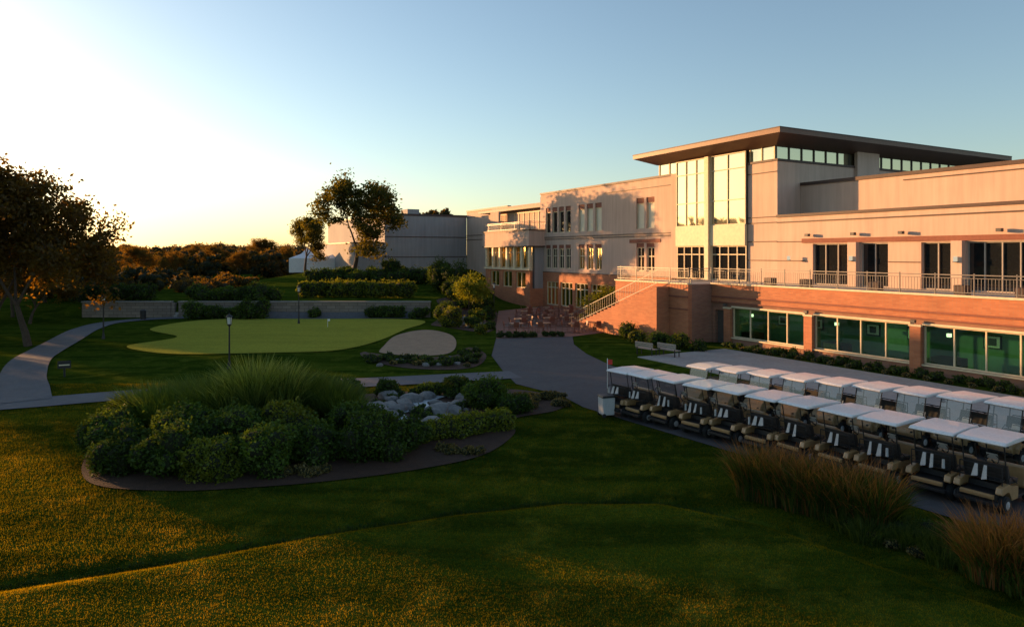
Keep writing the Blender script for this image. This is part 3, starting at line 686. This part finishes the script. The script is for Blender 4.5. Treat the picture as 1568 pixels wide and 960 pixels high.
rocks('garden_rocks',[(random.uniform(-8.4,-2.2),random.uniform(38.8,41.5),random.uniform(.10,.26)) for i in range(30)]+[(random.uniform(-5,-1.8),random.uniform(57,68),random.uniform(.15,.4)) for i in range(26)])
ribbon('stream_water',SC,.6,.09,m_water)
mass('stream_planting',[(random.uniform(-6.5,-1),random.uniform(25,31),random.uniform(.2,.4),random.uniform(.25,.5)) for i in range(24)],m_shrub,.05,240,5)
# lawn blades
def lawn_blades(name,n,x0,x1,y0,y1,hh,w):
    x=rng.uniform(x0,x1,n);
    y=y0+(y1-y0)*rng.uniform(0,1,n)**1.5
    ok=(abs(x)<y*.80+1.5)
    ok&=~inside(bed_poly,x,y)&~inside(asph_poly,x,y)
    x=x[ok];y=y[ok]
    for C,w2 in ((pA,1.2),(pB,1.1)):
        P=np.array([(p.x,p.y) for p in C[::2]]); d=np.full(len(x),1e9)
        for p in P: d=np.minimum(d,(x-p[0])**2+(y-p[1])**2)
        k=d>w2*w2; x=x[k];y=y[k]
    n=len(x); z=H(x,y); a=rng.uniform(0,6.28,n); w_=w*rng.uniform(.6,1.3,n); L=hh*rng.uniform(.5,1.4,n)
    c=np.interp(x,TX,TY); L=L*(1-.35*sst(0,.3,c-y))
    dx=np.cos(a)*w_;dy=np.sin(a)*w_; lx=rng.normal(0,.5,n)*L; ly=rng.normal(0,.5,n)*L
    V=np.stack([np.stack([x-dx,y-dy,z-.005],1),np.stack([x+dx,y+dy,z-.005],1),np.stack([x+lx,y+ly,z+L],1)],1)
    return meshnp(name,V,np.arange(3*n).reshape(-1,3),m_blade,k=3)
lawn_blades('lawn_grass',700000,-28,16,10,34,.046,.008)
# ------------------------------------------------------------------ golf carts
def bm_obj(bm,name,mat,smooth=False):
    me=bpy.data.meshes.new(name); bmesh.ops.recalc_face_normals(bm,faces=bm.faces); bm.to_mesh(me); bm.free(); me.materials.append(mat)
    return me
def prism(bm,prof,y0,y1,bev=.0):
    a=[bm.verts.new((x,y0,z)) for x,z in prof]; b=[bm.verts.new((x,y1,z)) for x,z in prof]; n=len(prof)
    fs=[bm.faces.new(a),bm.faces.new(b[::-1])]+[bm.faces.new((a[i],b[i],b[(i+1)%n],a[(i+1)%n])) for i in range(n)]
    if bev:
        es={e for f in fs for e in f.edges}
        bmesh.ops.bevel(bm,geom=list(es),offset=bev,segments=2,affect='EDGES',profile=.6)
def bar(bm,p,q,r=.018,n=6):
    V,F=tube([(Vector(p),Vector(q),r,r)],n); vs=[bm.verts.new(v) for v in V]
    for f in F: bm.faces.new([vs[i] for i in f])
    bm.faces.new(vs[:n]);bm.faces.new(vs[n:][::-1])
def cyl(bm,c,r,w,axis='Y',n=20,r2=None):
    r2=r if r2 is None else r2; c=Vector(c); d={'Y':Vector((0,1,0)),'Z':Vector((0,0,1)),'X':Vector((1,0,0))}[axis]
    V,F=tube([(c-d*w/2,c+d*w/2,r,r2)],n); vs=[bm.verts.new(v) for v in V]
    for f in F: bm.faces.new([vs[i] for i in f])
    bm.faces.new(vs[:n]);bm.faces.new(vs[n:][::-1])
CM=[]
bm=bmesh.new()
prism(bm,[(1.18,.34),(1.22,.50),(1.14,.68),(.98,.84),(.74,.97),(.62,.95),(.60,.62),(.56,.42),(.66,.34)],-.46,.46,.035)
for s in (-1,1):
    prism(bm,[(-.12,.30),(-.10,.62),(-.55,.68),(-.66,.76),(-1.08,.72),(-1.14,.56),(-1.08,.52),(-.95,.58),(-.8,.60),(-.65,.56),(-.56,.42),(-.52,.30)],s*.42,s*.58,.025)
    prism(bm,[(1.10,.40),(1.08,.56),(.96,.66),(.72,.68),(.58,.60),(.52,.46),(.60,.50),(.74,.60),(.92,.58),(1.02,.50),(1.05,.40)],s*.44,s*.60,.01)
prism(bm,[(-1.12,.40),(-1.19,.41),(-1.20,.49),(-1.12,.52)],-.40,.40,.01)
CM.append(('body_panels',bm_obj(bm,'cart_body',m_cart)))
bm=bmesh.new()
prism(bm,[(.78,1.76),(.84,1.80),(.72,1.86),(0,1.885),(-.85,1.86),(-.98,1.80),(-.92,1.76)],-.58,.58,.03)
CM.append(('canopy_roof',bm_obj(bm,'cart_roof',m_white)))
bm=bmesh.new()
for s in (-.5,.5):
    bar(bm,(.80,s,.92),(.60,s,1.78)); bar(bm,(-.62,s,.75),(-.80,s,1.78)); bar(bm,(-.10,s*1.08,.68),(-.5,s*1.08,.92),.014)
prism(bm,[(.62,.30),(.62,.36),(-.14,.36),(-.14,.28)],-.56,.56,.01)
prism(bm,[(-.14,.30),(-.14,.62),(-.60,.66),(-.62,.52),(-1.10,.50),(-1.10,.34)],-.415,.415,.01)
prism(bm,[(1.20,.28),(1.25,.34),(1.25,.42),(1.18,.40)],-.48,.48,.01)
prism(bm,[(-1.16,.24),(-1.28,.26),(-1.28,.34),(-1.14,.35)],-.5,.5,.01)
bar(bm,(.80,-.5,.93),(.80,.5,.93),.014)
bar(bm,(.68,.25,.85),(.42,.25,1.02),.02)
for k in range(14):
    a=k*6.283/14;b=(k+1)*6.283/14
    f=lambda t:(.42+.10*math.sin(t)*.5,.25+.17*math.cos(t),1.03+.15*math.sin(t))
    bar(bm,f(a),f(b),.014,5)
for s in (-1,1): cyl(bm,(1.185,s*.32,.56),.05,.03,'X',10)
bar(bm,(-.92,-.5,.74),(-.92,-.5,1.2),.014);bar(bm,(-.92,.5,.74),(-.92,.5,1.2),.014);bar(bm,(-.92,-.5,1.2),(-.92,.5,1.2),.018)
for z in (.86,.95,1.04):
    bar(bm,(-.70,-.48,z),(-.70,.48,z),.007,4);bar(bm,(-.98,-.48,z),(-.98,.48,z),.007,4)
for k in range(9):
    y=-.48+k*.12; bar(bm,(-.98,y,.84),(-.98,y,1.05),.006,4)
prism(bm,[(-.70,.84),(-.98,.84),(-.98,.86),(-.70,.86)],-.48,.48)
CM.append(('frame',bm_obj(bm,'cart_frame',m_black)))
bm=bmesh.new()
prism(bm,[(.02,.68),(.04,.80),(-.50,.82),(-.52,.70)],-.52,.52,.03)
prism(bm,[(-.50,.84),(-.46,.86),(-.58,1.22),(-.66,1.22),(-.60,.84)],-.52,.52,.02)
CM.append(('seats',bm_obj(bm,'cart_seats',m_seat)))
bm=bmesh.new()
for x in (.80,-.80):
    for s in (-1,1):
        cyl(bm,(x,s*.49,.23),.205,.19,'Y',20); cyl(bm,(x,s*.49,.23),.232,.13,'Y',20)
CM.append(('tyres',bm_obj(bm,'cart_tyres',m_tire)))
bm=bmesh.new()
for x in (.80,-.80):
    for s in (-1,1): cyl(bm,(x,s*.585,.23),.11,.02,'Y',14); cyl(bm,(x,s*.595,.23),.04,.04,'Y',10)
CM.append(('wheel_covers',bm_obj(bm,'cart_covers',m_towel)))
def towels(seed):
    R=random.Random(seed); bm=bmesh.new()
    prism(bm,[(.52,1.03),(.53,1.035),(.44,1.20),(.43,1.195)],.12,.40)
    for s in (-1,1):
        if R.random()<.6: cyl(bm,(-.99,s*.36,1.0),.04,.24,'Z',10,.035)
        y0=s*R.uniform(.05,.16); w_=R.uniform(.05,.09); dz=R.uniform(-.05,.08)
        V=[(-.955,y0-w_*.5,1.20),(-.955,y0+w_*.5,1.20),(-1.02,y0+w_*R.uniform(.7,1.5),.84+dz),(-1.03,y0-w_*R.uniform(.5,1.3),.88+dz)]
        vs=[bm.verts.new(v) for v in V]+[bm.verts.new((a-.02,b,c)) for a,b,c in V]
        for f in ((0,1,2,3),(7,6,5,4),(0,4,5,1),(1,5,6,2),(2,6,7,3),(3,7,4,0)): bm.faces.new([vs[i] for i in f])
    return bm_obj(bm,'cart_towels',m_towel)
TW=[towels(i) for i in range(6)]
bm=bmesh.new(); prism(bm,[(.795,.96),(.80,.96),(.61,1.75),(.605,1.75)],-.48,.48)
CM.append(('windshield',bm_obj(bm,'cart_windshield',m_shield)))
def cart(x,y,head):
    e=empty('golf_cart',(x,y,h(x,y)+.03),head,.95)
    for nm,me in CM: link(bpy.data.objects.new(nm,me),e)
    link(bpy.data.objects.new('towels_and_bottles',random.choice(TW)),e)
hd=math.atan2(-.54,-.84)
for i in range(11):
    t=i/10; x=4.1+7.7*t+.8+random.uniform(-.08,.08); y=27.4-10.1*t+.5+random.uniform(-.08,.08)
    cart(x,y,hd+math.pi+random.uniform(-.06,.06))
for i in range(9):
    t=i/8; cart(8.3+7.7*t,28.8-7.1*t,hd-.05+random.uniform(-.05,.05))
e=empty('drinks_cooler',(3.75,27.1,h(3.75,27.1)+.03),.3,.8); bm=bmesh.new(); prism(bm,[(-.3,.1),(.3,.1),(.34,.95),(-.34,.95)],-.3,.3,.05); link(bpy.data.objects.new('cooler_body',bm_obj(bm,'cooler',m_towel)),e)
bm=bmesh.new(); prism(bm,[(-.37,.96),(.37,.96),(.33,1.06),(-.33,1.06)],-.33,.33,.03); cyl(bm,(-.25,-.28,.1),.1,.06,'Y',12);cyl(bm,(-.25,.28,.1),.1,.06,'Y',12);link(bpy.data.objects.new('lid_and_wheels',bm_obj(bm,'cooler_lid',m_black)),e)
# ------------------------------------------------------------------ furniture etc
def lamp(x,y,ht):
    e=empty('lamp_post',(x,y,h(x,y)))
    bm=bmesh.new(); cyl(bm,(0,0,.2),.13,.4,'Z',10,.07); cyl(bm,(0,0,ht/2),.055,ht-.5,'Z',8,.04); cyl(bm,(0,0,ht-.27),.05,.1,'Z',8,.14)
    cyl(bm,(0,0,ht+.27),.21,.14,'Z',8,.05); cyl(bm,(0,0,ht+.38),.03,.1,'Z',6,.01)
    for k in range(4):
        a=k*1.571+.78; bar(bm,(.13*math.cos(a),.13*math.sin(a),ht-.22),(.17*math.cos(a),.17*math.sin(a),ht+.2),.012,4)
    link(bpy.data.objects.new('post',bm_obj(bm,'lamp_post_metal',m_black)),e)
    bm=bmesh.new(); cyl(bm,(0,0,ht),.10,.38,'Z',8,.14); link(bpy.data.objects.new('lantern',bm_obj(bm,'lamp_lantern',m_lant)),e)
lamp(-15.9,38.4,2.7);lamp(-31.3,52.3,3.0);lamp(-19.8,63.4,3.2);lamp(-1.9,72,3)
e=empty('path_sign',(-23.6,36,h(-23.6,36)),.4); P=Parts(e); P.box('post',m_black,-.04,.04,-.04,.04,0,.8);P.box('panel',m_black,-.3,.3,-.06,-.041,.45,.85);P.box('lettering',m_cream,-.24,.24,-.068,-.062,.6,.66);P.done()
e=empty('hole_flag',(-16.2,60,h(-16.2,60)+.05)); P=Parts(e); P.box('pin',m_white,-.015,.015,-.015,.015,0,.7);P.box('flag',m_white,.015,.2,-.005,.005,.52,.7);P.done()
e=empty('red_flag',(3.9,27.9,h(3.9,27.9))); P=Parts(e); P.box('pole',m_white,-.012,.012,-.012,.012,0,2.2);P.box('flag',m_flag,.012,.2,-.006,.006,1.95,2.15);P.done()
e=empty('litter_bin',(-36.2,67,h(-36.2,67))); bm=bmesh.new(); cyl(bm,(0,0,.45),.25,.9,'Z',12,.28); cyl(bm,(0,0,.95),.30,.1,'Z',12,.15); link(bpy.data.objects.new('bin_body',bm_obj(bm,'bin',m_black)),e)
# patio furniture
bm=bmesh.new(); cyl(bm,(0,0,.73),.6,.05,'Z',18); tabt=bm_obj(bm,'table_top',m_wood)
bm=bmesh.new(); cyl(bm,(0,0,.37),.035,.7,'Z',8); cyl(bm,(0,0,.02),.25,.04,'Z',12,.1); tab=bm_obj(bm,'table_leg',m_chair)
bm=bmesh.new()
for s in (-.2,.2):
    bar(bm,(.2,s,0),(.2,s,.45),.014,5);bar(bm,(-.22,s,0),(-.2,s,.45),.014,5);bar(bm,(-.2,s,.45),(-.28,s,.9),.014,5);bar(bm,(.2,s,.62),(-.22,s,.64),.014,5);bar(bm,(.2,s,.45),(.2,s,.62),.014,5)
prism(bm,[(.22,.43),(.22,.47),(-.2,.46),(-.2,.42)],-.22,.22,.008)
prism(bm,[(-.2,.52),(-.21,.52),(-.29,.92),(-.27,.92)],-.2,.2)
chr_=bm_obj(bm,'chair',m_chair)
spots=[]
for i in range(5):
    for j in range(5):
        x=.6+j*2.15+i*.35+random.uniform(-.3,.3); y=55.5+i*4.2+j*.5+random.uniform(-.7,.7)
        if .8766*x+.4814*y<42.3 and x>-.5: spots.append((x,y))
for x,y in spots:
    e=empty('patio_table',(x,y,h(x,y)+.04)); link(bpy.data.objects.new('leg',tab),e);link(bpy.data.objects.new('top',tabt),e)
    for k in range(4):
        a=k*1.571+random.uniform(-.3,.3); c=bpy.data.objects.new('patio_chair',chr_)
        c.location=(x+.8*math.cos(a),y+.8*math.sin(a),h(x,y)+.04); c.rotation_euler=(0,0,a+math.pi); link(c)
for (x,y,r) in ((8.6,43.6,2.2),(9.9,43.0,2.2)):
    e=empty('park_bench',(x,y,h(x,y)),r); P=Parts(e)
    for i in range(4): P.box('seat',m_frame,-.75,.75,-.22+i*.115,-.12+i*.115,.42,.45)
    for i in range(3): P.box('backrest',m_frame,-.75,.75,.24,.27,.52+i*.12,.61+i*.12)
    for s in (-.65,.6): P.box('legs',m_black,s,s+.05,-.22,-.17,0,.42);P.box('legs',m_black,s,s+.05,.18,.235,0,.85)
    P.done()
e=empty('event_tent',(-31.5,114,h(-31.5,114)-.2),.2); bm=bmesh.new()
for k in (-1,1):
    b=[bm.verts.new((k*2.6+sx*2.6,sy*2.6,2.3)) for sx,sy in ((-1,-1),(1,-1),(1,1),(-1,1))]
    m_=[bm.verts.new((k*2.6+sx*.9,sy*.9,3.0)) for sx,sy in ((-1,-1),(1,-1),(1,1),(-1,1))]; t=bm.verts.new((k*2.6,0,4.0)); g=[bm.verts.new((v.co.x,v.co.y,.0)) for v in b]
    for i in range(4):
        j=(i+1)%4; bm.faces.new((b[i],b[j],m_[j],m_[i])); bm.faces.new((m_[i],m_[j],t)); bm.faces.new((g[i],g[j],b[j],b[i]))
link(bpy.data.objects.new('tent_canopy',bm_obj(bm,'tent',m_tent)),e)
# ------------------------------------------------------------------ light
sd=Vector((-math.sin(rad(AZ))*math.cos(rad(EL)),math.cos(rad(AZ))*math.cos(rad(EL)),math.sin(rad(EL))))
l=bpy.data.lights.new('sun','SUN'); l.energy=11.5; l.angle=rad(.5); l.color=(1,.51,.20)
o=link(bpy.data.objects.new('sun',l)); o.rotation_euler=sd.to_track_quat('Z','Y').to_euler()
w=bpy.data.worlds.new('World'); scene.world=w; w.use_nodes=True; nt=w.node_tree
bg=nt.nodes['Background']; sky=nt.nodes.new('ShaderNodeTexSky'); sky.sky_type='NISHITA'; sky.sun_disc=False
sky.sun_elevation=rad(EL); sky.sun_rotation=rad(-AZ); sky.air_density=1.0; sky.dust_density=.8; sky.ozone_density=2.0
hs=nt.nodes.new('ShaderNodeHueSaturation'); hs.inputs['Saturation'].default_value=.9
nt.links.new(sky.outputs[0],hs.inputs['Color']); nt.links.new(hs.outputs[0],bg.inputs[0]); bg.inputs[1].default_value=.31
cam=bpy.data.cameras.new('camera'); cam.lens=24; cam.sensor_width=36; cam.shift_y=-92/1568; cam.clip_end=4000
co=link(bpy.data.objects.new('camera',cam)); co.location=(0,0,6.5); co.rotation_euler=(rad(90),0,0)
scene.camera=co
scene.view_settings.view_transform='Standard'; scene.view_settings.look='None'; scene.view_settings.exposure=0
